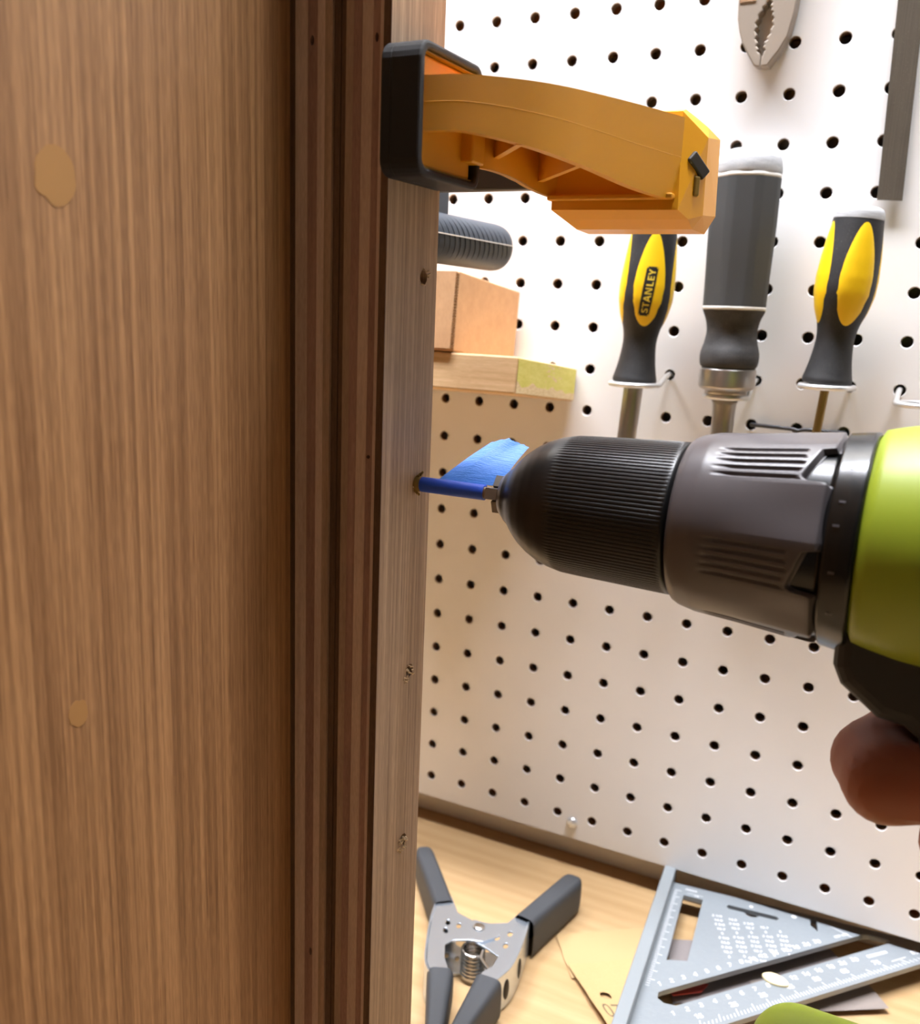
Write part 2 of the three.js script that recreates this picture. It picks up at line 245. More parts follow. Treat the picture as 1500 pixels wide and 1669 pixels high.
// ---------------------------------------------------------------- yellow trigger clamp on the stile
{
  const O = [148, -114.5, 302];
  const g = thing('bar_clamp', 'yellow bar clamp with black rubber pad gripping the plywood edge', 'clamp', O); g.org = O;
  const T = (q) => q.translate(...O);                                   // local a (x), b (y), c (z) about the pad
  const outline = [[-18.5, -19], [18.5, -19], [18.5, 19], [-18.5, 19]];
  // rubber pad: a cup that opens to the right
  const cup = (x0, x1, in0, in1) => plate(shapeRound(-20.5, 19.8, -18.7, 18.7, 5), 0, x1 - x0, in0 === undefined ? [] : [shapeRound(-20.5 + in0, 19.8 - in0, -18.7 + in0, 18.7 - in0, 3)], 0.8, 2).rotateY(Math.PI / 2).translate(x0, 0, 0);
  function shapeRound(x0, x1, y0, y1, r) { const l = []; for (const [cx, cy, a0] of [[x1 - r, y1 - r, 0], [x0 + r, y1 - r, 90], [x0 + r, y0 + r, 180], [x1 - r, y0 + r, 270]]) for (let i = 0; i <= 5; i++) { const a = (a0 + i * 18) * Math.PI / 180; l.push([-(cx + r * Math.cos(a)), cy + r * Math.sin(a)]); } return l.reverse(); }
  const pad = part('rubber_pad', T(merge([cup(0.02, 4.2), cup(3.4, 13.8, 2.6)])), mat.black, g, 'black rubber pad');
  for (const k of [1, -1]) part('glue_film', T(box(4.2, 12.8, k * 15.78 - 0.18, k * 15.78 + 0.18, -17, 15)), mat.glue, pad, 'dirty yellowish film inside the pad');
  // jaw: outer rib (spine), web, inner rib, stiffeners, bar sleeve
  const sp = [[7, 15.4, 9.6, -5.4], [12, 13.8, 9.7, -5.6], [21, 8, 10.6, -5], [30.5, -1, 10.9, -6.2], [38.5, -10.5, 11, -7.9], [44, -20, 11.1, -9.5], [48.3, -30, 11.2, -11], [57.5, -50, 10.9, -14.8], [66.5, -69, 10.2, -17]];
  const cv = (k) => new THREE.CatmullRomCurve3(sp.map((q) => new THREE.Vector3(q[0], q[k], q[1])), false, 'centripetal').getPoints(80);
  const up = cv(2), dn = cv(3), th = 3;
  const off = (l, i, d) => { const a = l[Math.max(0, i - 1)], b = l[Math.min(80, i + 1)], t = Math.hypot(b.x - a.x, b.z - a.z); return [l[i].x + (b.z - a.z) / t * d * 1, l[i].z - (b.x - a.x) / t * d]; };
  const spine = grid((u, v) => { const i = Math.round(u * 80), k = v * 8, ring = [[0, 1], [0, 0.93], [0.0, 0.5], [0, 0.07], [0, 0], [1, 0], [1, 0.5], [1, 1], [0, 1]][Math.round(k)]; const A = up[i], B = dn[i], y = mix(B.y, A.y, ring[1]); const [x, z] = ring[0] ? off(up, i, th) : [mix(B.x, A.x, ring[1]), mix(B.z, A.z, ring[1])]; return [x, y, z]; }, 80, 8);
  const jaw = part('jaw', T(toCreasedNormals(spine, 0.5)), mat.yellow, g, 'yellow cast jaw arm');
  part('seam_line', T(merge([grid((u, v) => { const i = Math.round(u * 78) + 2, a = v * 6.283; const [x, z] = off(up, i, 0.05); return [x + 0.1 * Math.cos(a) * 0.7, mix(dn[i].y, up[i].y, 0.53) + 0.1 * Math.sin(a), z + 0.1 * Math.cos(a) * 0.7]; }, 78, 6)])), mat.yellow, jaw);
  const inner = [[6, -19], [11.5, -24], [13.2, -36], [13, -50], [14.5, -60], [21, -68]];
  const poly = [...up.map((q) => [q.x - 1, q.z]), ...inner.slice().reverse()];
  part('web', T(slab(poly, 0.6, 3.6)), mat.yellow, jaw);
  const ib = [-10.8, -11, -11.2, -11.8, -13.4, -16];
  part('inner_rib', T(grid((u, v) => { const c = new THREE.CatmullRomCurve3(inner.map((q) => new THREE.Vector3(q[0], 0, q[1]))), p = c.getPoint(u), k = u * 5, i = Math.min(4, Math.floor(k)), b = mix(ib[i], ib[i + 1], k - i), r = [[0, 9], [0, b], [2.6, b], [2.6, 9], [0, 9]][Math.round(v * 4)]; return [p.x + r[0], r[1], p.z]; }, 40, 4)), mat.yellow, jaw);
  const rib = (a, b, y0, y1) => { const dx = b[0] - a[0], dz = b[1] - a[1], L = Math.hypot(dx, dz), nx = -dz / L * 1.1, nz = dx / L * 1.1; return slab([[a[0] + nx, a[1] + nz], [b[0] + nx, b[1] + nz], [b[0] - nx, b[1] - nz], [a[0] - nx, a[1] - nz]], y0, y1); };
  part('stiffening_rib', T(rib([14.5, -30], [34, -6.5], -7.2, 1)), mat.yellow, jaw);
  part('stiffening_rib', T(rib([17, -62], [46, -28], -10.5, 1)), mat.yellow, jaw);
  part('head_plate', T(rbox(4.2, 11.4, -15.5, 15.5, -17.4, 16.6, 1)), mat.yellow, jaw);
  const hull = (l) => new ConvexGeometry(l.map((q) => new THREE.Vector3(...q)));
  part('root_block', T(rbox(8, 15.6, -10.8, 9, -20, -11, 0.8)), mat.yellow, jaw);
  part('bar_sleeve', T(hull([[20.6, -14, -66], [20.6, -19.6, -66], [23.5, -22.4, -71.5], [25.6, -25.2, -80], [23, -25.2, -100], [20.6, -14, -104], [20.6, 12.5, -68], [20.6, 14.5, -100],
    [67, -14, -67.5], [67.6, -20, -66.5], [70, -22.6, -72], [69.5, -25.2, -80], [69, -25.2, -100], [65, 12.6, -71], [63.5, 14.8, -80], [63, 15, -100], [73, -20.5, -80], [72.5, -19, -100], [72.6, 5, -79], [70.5, 9.5, -86], [71, 8, -102]])), mat.yellow, jaw);
  part('ledge', T(rbox(19.5, 66, -16.6, -14.6, -68, -63.5, 0.7)), mat.yellow, jaw);
  part('end_pin', T(rbox(-4.6, 4.6, -2.2, 2.2, -1.6, 1.6, 0.7).rotateZ(-0.75).rotateY(0.9).translate(70.6, -4.6, -75.2)), mat.pin, jaw, 'dark steel pin');
  part('slot', T(rbox(-1.3, 1.3, -3.4, 3.4, -1, 1, 0.8).rotateY(0.9).translate(70.9, -11.4, -74.6)), mat.glue, jaw);
  const st = part('bar', T(rbox(-150, 66, -10.2, 10.2, -88, -81.5, 1)), mat.barSteel, g, 'dark steel bar');
  // sliding head behind the panel, with the black pistol grip
  const hd = part('sliding_head', T(hull([[-98, 15, -72], [-60, 15, -72], [-98, -16, -72], [-60, -16, -72], [-98, 15, -104], [-60, 15, -104], [-98, -16, -104], [-60, -16, -104], [-64, 10, 14], [-60, 10, 14], [-64, -10, 14], [-60, -10, 14]])), mat.yellow, g);
  part('back_pad', T(rbox(-60.5, -56.2, -18, 18, -18.3, 18, 1.6)), mat.black, g);
  const gr = part('grip', T(merge([lathe([[0, 0], [9.5, 0], [11.6, 2.4], [11.9, 6], [11.6, 60], [11.9, 92], [0, 92]], 40).rotateX(Math.PI / 2).scale(0.95, 1, 1).translate(-69, -23.6, -206)])), mat.gripBlack, g, 'black ribbed pistol grip');
  for (let i = 0; i < 15; i++) part('grip_rib', T(new THREE.TorusGeometry(11.75, 0.42, 6, 40).scale(0.95, 1, 1).rotateX(0.35).translate(-69, -23.6, -196 + i * 5.2)), mat.gripBlack, gr);
  part('grip_seam', T(box(-58.2, -57.1, -22.9, -22.4, -203, -118)), mat.ringWhite, gr);
  part('trigger_housing', T(rbox(-94, -67, -19, 4, -150, -104, 3)), mat.gripBlack, g);
}

// ---------------------------------------------------------------- cordless drill
const H = [148, -230.6, 292.6];
const rad = Math.PI / 180;
const rev = (r, s0, s1, ns, nt) => grid((u, v) => { const t = u * 2 * Math.PI, a = typeof s0 === 'function' ? s0(u * 360) : s0, b = typeof s1 === 'function' ? s1(u * 360) : s1, s = mix(a, b, v), R = r(s, u * 360, v); return [H[0] + s, H[1] + R * Math.cos(t), H[2] + R * Math.sin(t)]; }, nt, ns, true);
const prof = (l) => (s) => { for (let i = 1; i < l.length; i++) if (s <= l[i][0]) return mix(l[i - 1][1], l[i][1], (s - l[i - 1][0]) / Math.max(1e-6, l[i][0] - l[i - 1][0])); return l[l.length - 1][1]; };
const revProf = (l, n = 64) => lathe(l.map(([s, r]) => [r, -s]).reverse(), n).rotateZ(Math.PI / 2).translate(...H);   // (s, r) list turned about the drill's axis
{
  const g = thing('cordless_drill', 'lime green cordless drill with black chuck boring into the plywood edge', 'drill', [345, -472, H[2]]);
  // bit
  const bit = part('drill_bit', revProf([[-9, 0], [-6, 2.1], [-2, 2.1], [36, 2.1], [36, 0]], 24), mat.bit, g, 'steel drill bit');
  part('dusty_tip', merge([revProf([[-1.5, 2.2], [0.4, 2.9], [1.6, 2.6], [2.4, 2.2]], 14), ...[[0.3, 2.6, 0.6], [0.6, 3.4, -1.2], [0.5, -2.6, 1.4], [0.4, -3.2, 0.2]].map(([s, y, z]) => bar([H[0], H[1] + y * 0.7, H[2] + z], [H[0] + s + 0.9, H[1] + y * 1.25, H[2] + z * 1.3], 0.8, 0.35, 6))]), mat.brassDust, bit, 'wood dust on the tip');
  // chuck
  part('chuck_jaws', merge([0, 120, 240].map((a) => box(29.5, 37, 2.0, 6.2, -1.9, 1.9).rotateX((a - 40) * rad).translate(...H))), mat.noseSteel, g, 'three steel chuck jaws');
  part('chuck_nose', revProf([[34, 2.2], [33.6, 4.8], [34.2, 7], [36.4, 8.9], [38, 9.2], [38, 2]], 48), mat.noseSteel, g, 'steel nose ring');
  const cp = prof([[36.2, 8.9], [38.2, 10.4], [40.5, 13.2], [43, 15.6], [46.5, 18.1], [50, 19.9], [54, 21.3], [58.5, 22.2], [64, 22.5], [94.2, 23.6], [95, 23.3], [95.4, 22]]);
  const groove = (t, n, w) => { const q = ((t * n / 360) % 1 + 1) % 1; return q < w ? Math.sin(q / w * Math.PI) : 0; };
  part('chuck', rev((s, t) => cp(s) - (s > 56 && s < 93.4 ? sstep(56, 60, s) * sstep(93.6, 92.4, s) * 0.36 * groove(t, 112, 0.5) : 0), 36.2, 95.4, 74, 1344), mat.chuck, g, 'black keyless chuck with fine ribs');
  // clutch collar
  const kp = prof([[95.2, 22], [95.6, 24.2], [96.2, 25], [98, 26], [103, 27.2], [115, 28.2], [139, 30.8]]);
  const ph = (t) => (((t - 25) % 60) + 60) % 60;
  const cEnd = (t) => { const f = ph(t); return prof([[0, 138.6], [0.8, 138.4], [2, 135.2], [21.5, 131.6], [23, 131.8], [24.6, 133.4], [25.4, 138], [26.5, 138.6], [60, 138.6]])(f); };
  const kr = (s, t) => { const f = ph(t); let r = kp(s); if (f > 1.5 && f < 24.5 && s > 104 && s < 130) r -= 0.75 * sstep(105, 112, s) * sstep(cEnd(t) - 2.2, cEnd(t) - 3.2, s) * groove(f - 1.5, 72 * 1, 0.62); if (f > 27 && f < 57) r -= 1.1 * sstep(106, 136, s) * Math.sin((f - 27) / 30 * Math.PI); return r; };
  part('clutch_collar', rev((s, t, v) => v > 0.985 ? kr(cEnd(t), t) - 1.8 : v > 0.97 ? kr(cEnd(t), t) - 0.35 : kr(s, t), 95.2, cEnd, 68, 1440), mat.clutch, g, 'grey ribbed clutch collar');
  part('gear_ring', rev(prof([[126, 26], [128, 28], [138.2, 28.3], [139, 30.4], [143, 31], [146.4, 31.4], [147, 30.6]]), 126, 147, 42, 160), mat.gear, g, 'glossy black gear ring');
  part('ring_marks', merge([[60, 141], [72, 140.5], [95, 141], [118, 141.5], [41, 142]].map(([t, s]) => box(s, s + 1.6, 30.75, 31.05, -0.3, 0.3).rotateX(t * rad).translate(...H))), mat.clutch, g);
  // green housing
  const bp = prof([[145.9, 28], [146.1, 31.2], [147.5, 31.9], [152, 33.2], [160, 34.8], [172, 36], [240, 37], [275, 34], [292, 26], [297, 16], [298, 0.5]]);
  part('housing', rev((s, t) => { const c = Math.cos(t * rad); return bp(s) * (c < -0.55 ? 1 - 0.1 * sstep(0.55, 1, -c) : 1); }, 145.9, 298, 70, 120), mat.green, g, 'lime green motor housing');
  part('rubber_underside', plate([[291.5, -250], [292, -262.5], [294.5, -267.5], [305, -275.2], [312, -276.2], [316, -279], [320, -292], [334, -306], [343, -330], [356, -404], [400, -404], [378, -310], [376, -270], [380, -245], [330, -240]], H[2] - 19.5, H[2] + 19.5, [], 5, 4), mat.rubber, g, 'black rubber grip');
  part('trigger', rbox(317.5, 340, -303, -277, H[2] - 9, H[2] + 9, 4), mat.rubber, g, 'black trigger');
  const ft = part('foot', rbox(280, 398, -432, -397, H[2] - 31, H[2] + 31, 15, 6), mat.green, g, 'lime green battery foot');
  part('battery', rbox(281, 402, -472, -428, H[2] - 33, H[2] + 33, 6, 4), mat.rubber, g, 'dark battery pack');
  part('latch', rbox(322, 350, -424, -408, H[2] + 29.5, H[2] + 32.5, 1.2), mat.rubber, ft);
}
{
  const g = thing('tape_flag', 'blue masking tape depth flag wrapped around the drill bit', 'tape', [H[0] + 15, H[1], H[2]]);
  part('wrap', revProf([[2.2, 2.12], [2.2, 2.62], [14, 2.7], [26.6, 2.62], [26.6, 2.12]], 32), mat.tapeRoll, g);
  const a = [[8, 2.3, -1.2], [14, 2.5, -0.9], [19, 2.5, -0.9], [31.5, 2.5, -0.9]], b = [[20.4, 15.2, -17], [27, 17.2, -16.6], [30.6, 15.8, -16.2], [35.6, 15, -16]];
  const pick = (l, u) => { const k = u * 3, i = Math.min(2, Math.floor(k)); return l[i].map((q, m) => mix(q, l[i + 1][m], k - i)); };
  const fl = (off) => grid((u, v) => { const p = pick(a, u), q = pick(b, u), bow = Math.sin(v * Math.PI) * (0.5 + 0.6 * u), ripple = 0.35 * Math.sin(u * 9 + v * 4) * v * (v - 0.2) + (u > 0.8 ? (u - 0.8) * 6 * v * v : 0), ed = v > 0.96 ? 0.5 * noise(u * 22, 3, 5) : 0; return [H[0] + mix(p[0], q[0], v), H[1] + mix(p[1], q[1], v) + bow * 0.5 - ed + off, H[2] + mix(p[2], q[2], v) + bow * 0.9 + ripple]; }, 40, 24);
  const q2 = fl(-0.12); q2.index.array.reverse();
  part('flag', fl(0), mat.tape, g, 'bright blue flag of tape standing up from the bit');
}

// ---------------------------------------------------------------- hand on the drill
{
  const g = thing('person', 'bare hand and forearm holding the drill, index finger on the trigger', 'person', [345, -360, H[2]]);
  const J = [];
  const chain = (l) => { for (let i = 1; i < l.length; i++) J.push([l[i - 1], l[i]]); };
  chain([[362, -280, 263, 11], [318, -287, 266, 11], [305.8, -294.5, 292, 11.3], [310, -295, 304, 11.2], [330, -289.5, 309, 10.2]]);
  chain([[368, -304, 262, 11], [338, -312, 261, 10], [331, -315, 290, 9.6], [340, -316, 312, 8.8], [350, -316, 318, 7.8]]);
  chain([[372, -322, 263, 10.5], [342, -331, 262, 9.6], [335, -333, 290, 9.2], [344, -334, 312, 8.4], [353, -334, 317, 7.5]]);
  chain([[376, -339, 265, 9.5], [350, -347, 264, 8.6], [344, -349, 288, 8.2], [352, -350, 308, 7.4], [360, -350, 313, 6.8]]);
  chain([[402, -302, 288, 14], [390, -280, 308, 12.5], [366, -275, 321, 10.8], [344, -278, 322, 9.4], [334, -280, 320, 8.2]]);
  chain([[366, -284, 270, 13], [400, -315, 280, 17], [425, -330, 288, 22]]); chain([[374, -308, 270, 14], [400, -322, 281, 18]]); chain([[378, -334, 271, 13], [402, -330, 281, 17], [428, -338, 289, 21]]);
  chain([[425, -333, 288, 23], [470, -348, 298, 26], [560, -380, 320, 36]]);
  const N = 104, half = 150, cx = 425, cy = -320, cz = 300, mc = new MarchingCubes(N, mat.skin, false, false, 160000);
  const bones = J.map(([a, b]) => ({ a, b, d: [b[0] - a[0], b[1] - a[1], b[2] - a[2]], L: (b[0] - a[0]) ** 2 + (b[1] - a[1]) ** 2 + (b[2] - a[2]) ** 2 }));
  for (let k = 0; k < N; k++) for (let j = 0; j < N; j++) for (let i = 0; i < N; i++) {
    const x = cx + (i - N / 2) / (N / 2) * half, y = cy + (j - N / 2) / (N / 2) * half, z = cz + (k - N / 2) / (N / 2) * half; let acc = 0, dm = 1e3;
    for (const q of bones) {
      const px = x - q.a[0], py = y - q.a[1], pz = z - q.a[2], t = Math.min(1, Math.max(0, (px * q.d[0] + py * q.d[1] + pz * q.d[2]) / q.L));
      const d = Math.hypot(px - t * q.d[0], py - t * q.d[1], pz - t * q.d[2]) - (q.a[3] + (q.b[3] - q.a[3]) * t); dm = Math.min(dm, d); if (d < 16) acc += Math.exp(-d / 1.5);
    }
    const d = acc > 1e-6 ? -1.5 * Math.log(acc) : dm; mc.field[i + j * N + k * N * N] = -d;
  }
  mc.isolation = 0; mc.update();
  const n = mc.count, geo = new THREE.BufferGeometry(); geo.setAttribute('position', new THREE.BufferAttribute(mc.positionArray.slice(0, n * 3), 3));
  let q = mergeVertices(geo, 1e-5); q.computeVertexNormals(); q.scale(half, half, half).translate(cx, cy, cz);
  part('hand', q, mat.skin, g);
  part('fingernail', new THREE.SphereGeometry(1, 20, 14).scale(5.2, 4.4, 1.2).rotateY(0.5).translate(331, -287.4, 318.4), M(0xc98f72, 0.35), g, 'fingernail of the index finger');
}

// ---------------------------------------------------------------- screwdrivers and ring hooks on the pegboard
function hook(hole, c, R, lab) {
  const g = thing('ring_hook', lab, 'hook', [hole[0], hole[1], 0], 'wire ring hooks on the pegboard');
  const s = Math.sign(hole[0] - c[0]), side = [c[0] + s * R, c[1], c[2]];
  const ring = part('ring', new THREE.TorusGeometry(R, 1.45, 12, 56).rotateX(Math.PI / 2).translate(...c), mat.wire, g);
  part('stem', tube([[hole[0], hole[1], -5.5], [hole[0], hole[1], 4], [hole[0], mix(hole[1], c[1], 0.4), 11], [side[0] + s * 0.4, c[1], c[2] - 5], [side[0], c[1], c[2] + 1]], 1.5, 40), mat.wire, g);
}
hook([152.4, -203.2], [138.4, -208.6, 25], 13.4, 'bright wire ring hook holding the screwdriver with lettered inlay');
hook([203.2, -203.2], [192.2, -211.8, 25], 11.2, 'bright wire ring hook under the grey ratchet screwdriver');
hook([254, -203.2], [244.6, -202.6, 25], 13.2, 'bright wire ring hook under the plain yellow and black screwdriver');
hook([279.4, -203.2], [293.6, -208.6, 25], 13.6, 'empty bright wire ring hook beside the plain yellow screwdriver');
{
  const g = thing('wire_staple', 'dark wire staple bridging three pegboard holes under the screwdrivers', 'wire', [228.6, -228.6, 0]);
  part('wire', tube([[203.2, -228.6, -5], [203.6, -228.4, 1], [206, -228.3, 2.2], [226, -228.8, 2.4], [230, -229.5, 2.8], [234, -228.6, 2.2], [251, -228.6, 2], [253.6, -228.4, 0.8], [254, -228.6, -5]], 1.15, 90, 8), mat.darkWire, g);
}
const upright = (g, from, to) => g.quaternion.setFromUnitVectors(new THREE.Vector3(0, 1, 0), new THREE.Vector3(to[0] - from[0], to[1] - from[1], to[2] - from[2]).normalize());
// handle with yellow inlays, built about its own axis (y up, 0 = lower end of the handle)
function screwdriver(name, lab, at, top, o) {
  const g = thing(name, lab, 'screwdriver', at, 'screwdrivers hanging on the pegboard'); g.org = [0, 0, 0]; upright(g, at, top);
  const L = o.L, hp = [[0, 0], [10.6, 0], [12.5, 0.8], [12.7, 2.6], [11.9, 6], [10.4, 14], [9.6, 24], [10.6, 31], [13.2, 39], [14.8, 47], [15, 55], [14.4, 64], [13.2, 76], [12.3, L - 6]];
  const R = prof(hp.slice(2).map(([r, s]) => [s, r]));
  part('handle', lathe(smoothProfile([...hp]), 64), mat.handle, g, 'black dusty rubber handle');
  part('end_cap', lathe([[R(L - 6) - 0.05, L - 6.4], [R(L - 6) + 0.15, L - 6], [12, L - 3], [11.2, L - 1.2], [9, L - 0.2], [0, L]], 56), mat.handleGrey, g, 'pale dusty grey end cap');
  const inlay = (t0, s0, s1, w, lift, m, nm, par) => part(nm, grid((u, v) => { const f = u * 2 * Math.PI, q = v, ss = Math.sin(f) * q, s = mix(s0, s1, 0.5 + 0.5 * ss), sk = Math.cos(f) * q * w * (1 - 0.22 * ss), t = (t0 + sk) * rad, r = R(s) + lift * (1 - q ** 6) - 0.02 + 0.06; return [r * Math.sin(t), s, r * Math.cos(t)]; }, 48, 10), m, par, 'yellow inlay');
  let mark;
  for (let k = 0; k < 4; k++) { const p = inlay(o.turn + 90 * k, o.s0, o.s1, 34, 0.45, mat.inlayYellow, 'inlay', g); if (!k) mark = p; }
  if (o.text) part('lettering', grid((u, v) => { const s = mix(38.5, 65.5, u), t = (o.turn + mix(-15, 12, v) + (u - 0.5) * 7) * rad, r = R(s) + 0.62; return [r * Math.sin(t), s, r * Math.cos(t)]; }, 30, 8), o.text, mark, 'black oblong with yellow capital letters');
  part('shaft', lathe(o.shaft, 32), o.steel, g, o.shaftLabel);
  return g;
}
function smoothProfile(l) { const c = new THREE.CatmullRomCurve3(l.map(([r, s]) => new THREE.Vector3(r, s, 0)), false, 'centripetal').getPoints(90); return c.map((q) => [Math.max(0, q.x), q.y]); }
const letters = M(0xffffff, 0.5, { map: canvasTex(512, 160, (c, w, h) => { c.fillStyle = '#e3b80e'; c.fillRect(0, 0, w, h); c.fillStyle = '#191713'; c.beginPath(); c.moveTo(4, 26); c.lineTo(20, 26); c.lineTo(20, 8); c.lineTo(492, 8); c.lineTo(492, 26); c.lineTo(508, 26); c.lineTo(508, 134); c.lineTo(492, 134); c.lineTo(492, 152); c.lineTo(20, 152); c.lineTo(20, 134); c.lineTo(4, 134); c.fill(); c.fillStyle = '#e3c540'; c.font = 'bold 118px sans-serif'; c.textAlign = 'center'; c.textBaseline = 'middle'; c.save(); c.translate(w / 2, h / 2 + 4); const m = c.measureText('STANLEY').width; c.scale(455 / m, 1); c.fillText('STANLEY', 0, 0); c.restore(); }) });
letters.map.flipY = false;
screwdriver('screwdriver', 'yellow and black screwdriver with lettered inlay, its top behind the yellow clamp', [138.6, -208, 25], [143.2, -125, 25], { L: 92, turn: 22, s0: 33, s1: 84, text: letters, steel: mat.satin, shaft: [[0, 1], [5.6, 1], [5.6, -34], [6.4, -34.6], [6.4, -36], [5.2, -37], [0, -37]], shaftLabel: 'thick steel shaft' });
screwdriver('screwdriver', 'yellow and black screwdriver without lettering, pale worn end cap', [244.6, -201.3, 25], [250.3, -112, 25], { L: 90, turn: 27, s0: 31, s1: 82, steel: mat.brass, shaft: [[0, 1], [2.3, 1], [2.3, -92], [1.6, -96], [0, -96]], shaftLabel: 'thin brassy shaft' });
{
  const at = [192, -196.2, 25];
  const g = thing('ratchet_screwdriver', 'big grey ratchet screwdriver with white bands and a steel collar', 'screwdriver', at, 'screwdrivers hanging on the pegboard'); g.org = [0, 0, 0]; upright(g, at, [191.4, -82, 25]);
  part('grip_neck', lathe(smoothProfile([[0, 0], [13, 0], [15.2, 1.2], [16, 5], [15.8, 9], [14.4, 14], [13.6, 20], [14.6, 26], [16.4, 30.5], [16.6, 31.5], [0, 31.5]]), 56), mat.dustGrey, g, 'dark grey rubber neck');
  const facet = (r, t) => { const f = ((t + 12) % 45 + 45) % 45 - 22.5; return Math.min(r, r * 0.965 / Math.cos(f * rad)); };
  part('grip_body', grid((u, v) => { const s = mix(33, 99, v), t = u * 360, r = facet(mix(17.3, 18.2, sstep(0, 0.7, v)), t); return [r * Math.sin(t * rad), s, r * Math.cos(t * rad)]; }, 192, 12, true), mat.sway, g, 'charcoal faceted grip');
  for (const s of [31.5, 99]) part('white_band', grid((u, v) => { const t = u * 360, k = [[-0.6, 0], [0.05, 0.2], [0.05, 1.8], [-0.6, 2.2]][Math.round(v * 3)], r = facet(s < 50 ? 17.3 : 18.1, t) + k[0]; return [r * Math.sin(t * rad), s + k[1], r * Math.cos(t * rad)]; }, 192, 3, true), mat.ringWhite, g, 'off-white band');
  part('end_cap', lathe(smoothProfile([[17.2, 100.6], [17.6, 102], [17.4, 106], [16, 110], [12.4, 113], [7, 114.4], [0.01, 114.8]]), 56), mat.handleGrey, g, 'pale dusty domed cap');
  part('ratchet_collar', lathe([[0, 0.2], [14.6, 0.2], [15.4, -0.8], [15.4, -9.6], [14.6, -11], [11.4, -12.4], [11.6, -14], [10.6, -15.4], [10.6, -16.4], [8, -17.4], [0, -17.4]], 56), mat.satin, g, 'satin steel ratchet collar');
  part('shaft', lathe([[0, -17], [7.4, -17], [6.6, -20], [6, -28], [6.2, -29], [6, -40], [6.6, -41], [6.6, -60], [3, -62], [3, -110], [0, -110]], 40), mat.satin, g, 'steel bit holder shaft');
}
// ---------------------------------------------------------------- pliers and steel rule
{
  const g = thing('pliers', 'worn steel slip joint pliers hanging jaws down', 'pliers', [189, 60, 4]);
  const teeth = (l, n, d) => { const o = []; const c = new THREE.CatmullRomCurve3(l.map(([x, y]) => new THREE.Vector3(x, y, 0))); for (let i = 0; i <= n; i++) { const p = c.getPoint(i / n); o.push([p.x + (i % 2 ? d : 0), p.y]); } return o; };
  const left = [[172, 14], [173.4, 0], [173.6, -8], [174, -14], [175.4, -20], [177.8, -26.4], [181.4, -32.4], [185, -37.6], [186.5, -38.3], [188.3, -38.4], [188.2, -34.5], ...teeth([[187.6, -32], [186.4, -28], [185, -22], [185, -16], [187.6, -10], [190.4, -6.4]], 16, -1).map((q) => q), [194, 2], [192, 14]];
  const right = [[206.5, 14], [204.4, 2], [203.8, -8], [203.3, -14], [201.2, -25], [197.6, -31.4], [192.4, -38.3], [188.7, -38.5], [188.8, -34.5], ...teeth([[189.6, -32], [188.8, -28], [190.6, -24.4], [192.2, -19], [191.8, -14], [190.6, -10.4], [190.4, -7]], 18, 1), [187, -2], [184, 14]];
  const jawL = part('jaw', plate(left, 2.5, 10.5, [], 0.7, 2), mat.plier, g, 'worn serrated jaw');
  const jawR = part('jaw', plate(right, 1.5, 11.2, [], 0.7, 2), mat.plier, g, 'worn serrated jaw');
  part('ground_bevel', box(173.9, 182.4, -13.6, -12.2, 10.3, 10.9).rotateZ(0.02).translate(0.2, 3.6, 0), mat.chrome, jawL, 'bright ground edge');
  part('pivot', lathe([[0, 12.6], [5, 12.4], [6, 11.4], [6, 1], [0, 1]], 28).rotateX(Math.PI / 2).translate(191, 12, 0), mat.plier, g);
  for (const k of [-1, 1]) part('handle', tube([[189 + k * 6, 10, 6.5], [189 + k * 14, 34, 7], [189 + k * 22, 80, 8], [189 + k * 19, 130, 8]], 6, 50, 12).scale(1, 1, 1), mat.gripBlack, g);
}
{
  const g = thing('steel_rule', 'flat dusty grey steel rule hanging at the pegboard', 'ruler', [262, -106, 4]);
  part('blade', uvBox(plate([[255.0, -105.8], [267.3, -106.4], [264.6, -20], [259.6, 150], [246.4, 150], [251.9, -11]], 2.6, 4, [], 0.15, 1)), mat.ruler, g);
}
// ---------------------------------------------------------------- little wooden shelf with a cardboard box
const TILT = -0.1;
{
  const o = [93.4, -194, 91], g = thing('shelf_board', 'short raw pine shelf board with a yellow-green painted end', 'shelf', o); g.org = [0, 0, 0]; g.rotation.x = TILT;
  part('board', uvBox(rbox(-175, -0.5, -20.4, 0, -91, 0, 1.2, 2), 'x'), mat.raw, g);
  mat.greenPaint.map = tex(256, 128, (u, v) => { const n = 0.5 * noise(u * 9, v * 6, 211) + 0.5 * noise(u * 40, v * 26, 212), edge = v < 0.16 + 0.2 * noise(u * 12, 1, 213) || (u > 0.45 && u < 0.75 && noise(u * 22, v * 16, 214) > 0.78); const g2 = noise(u * 60, v * 60, 215); return edge ? [mix(210, 236, g2), mix(180, 214, g2), mix(130, 170, g2)] : [mix(206, 226, n), mix(196, 216, n), mix(86, 128, n)]; });
  part('painted_end', grid((u, v) => [0.02, mix(-19.6, -0.8, v), mix(-0.8, -90, u)], 2, 2), mat.greenPaint, g, 'yellow-green painted end grain');
  for (const x of [-140]) part('bracket', merge([box(x - 9, x + 9, -22, -20.4, -90, -12), box(x - 9, x + 9, -80, -20.4, -91, -89.4)]), mat.darkWire, g);
}
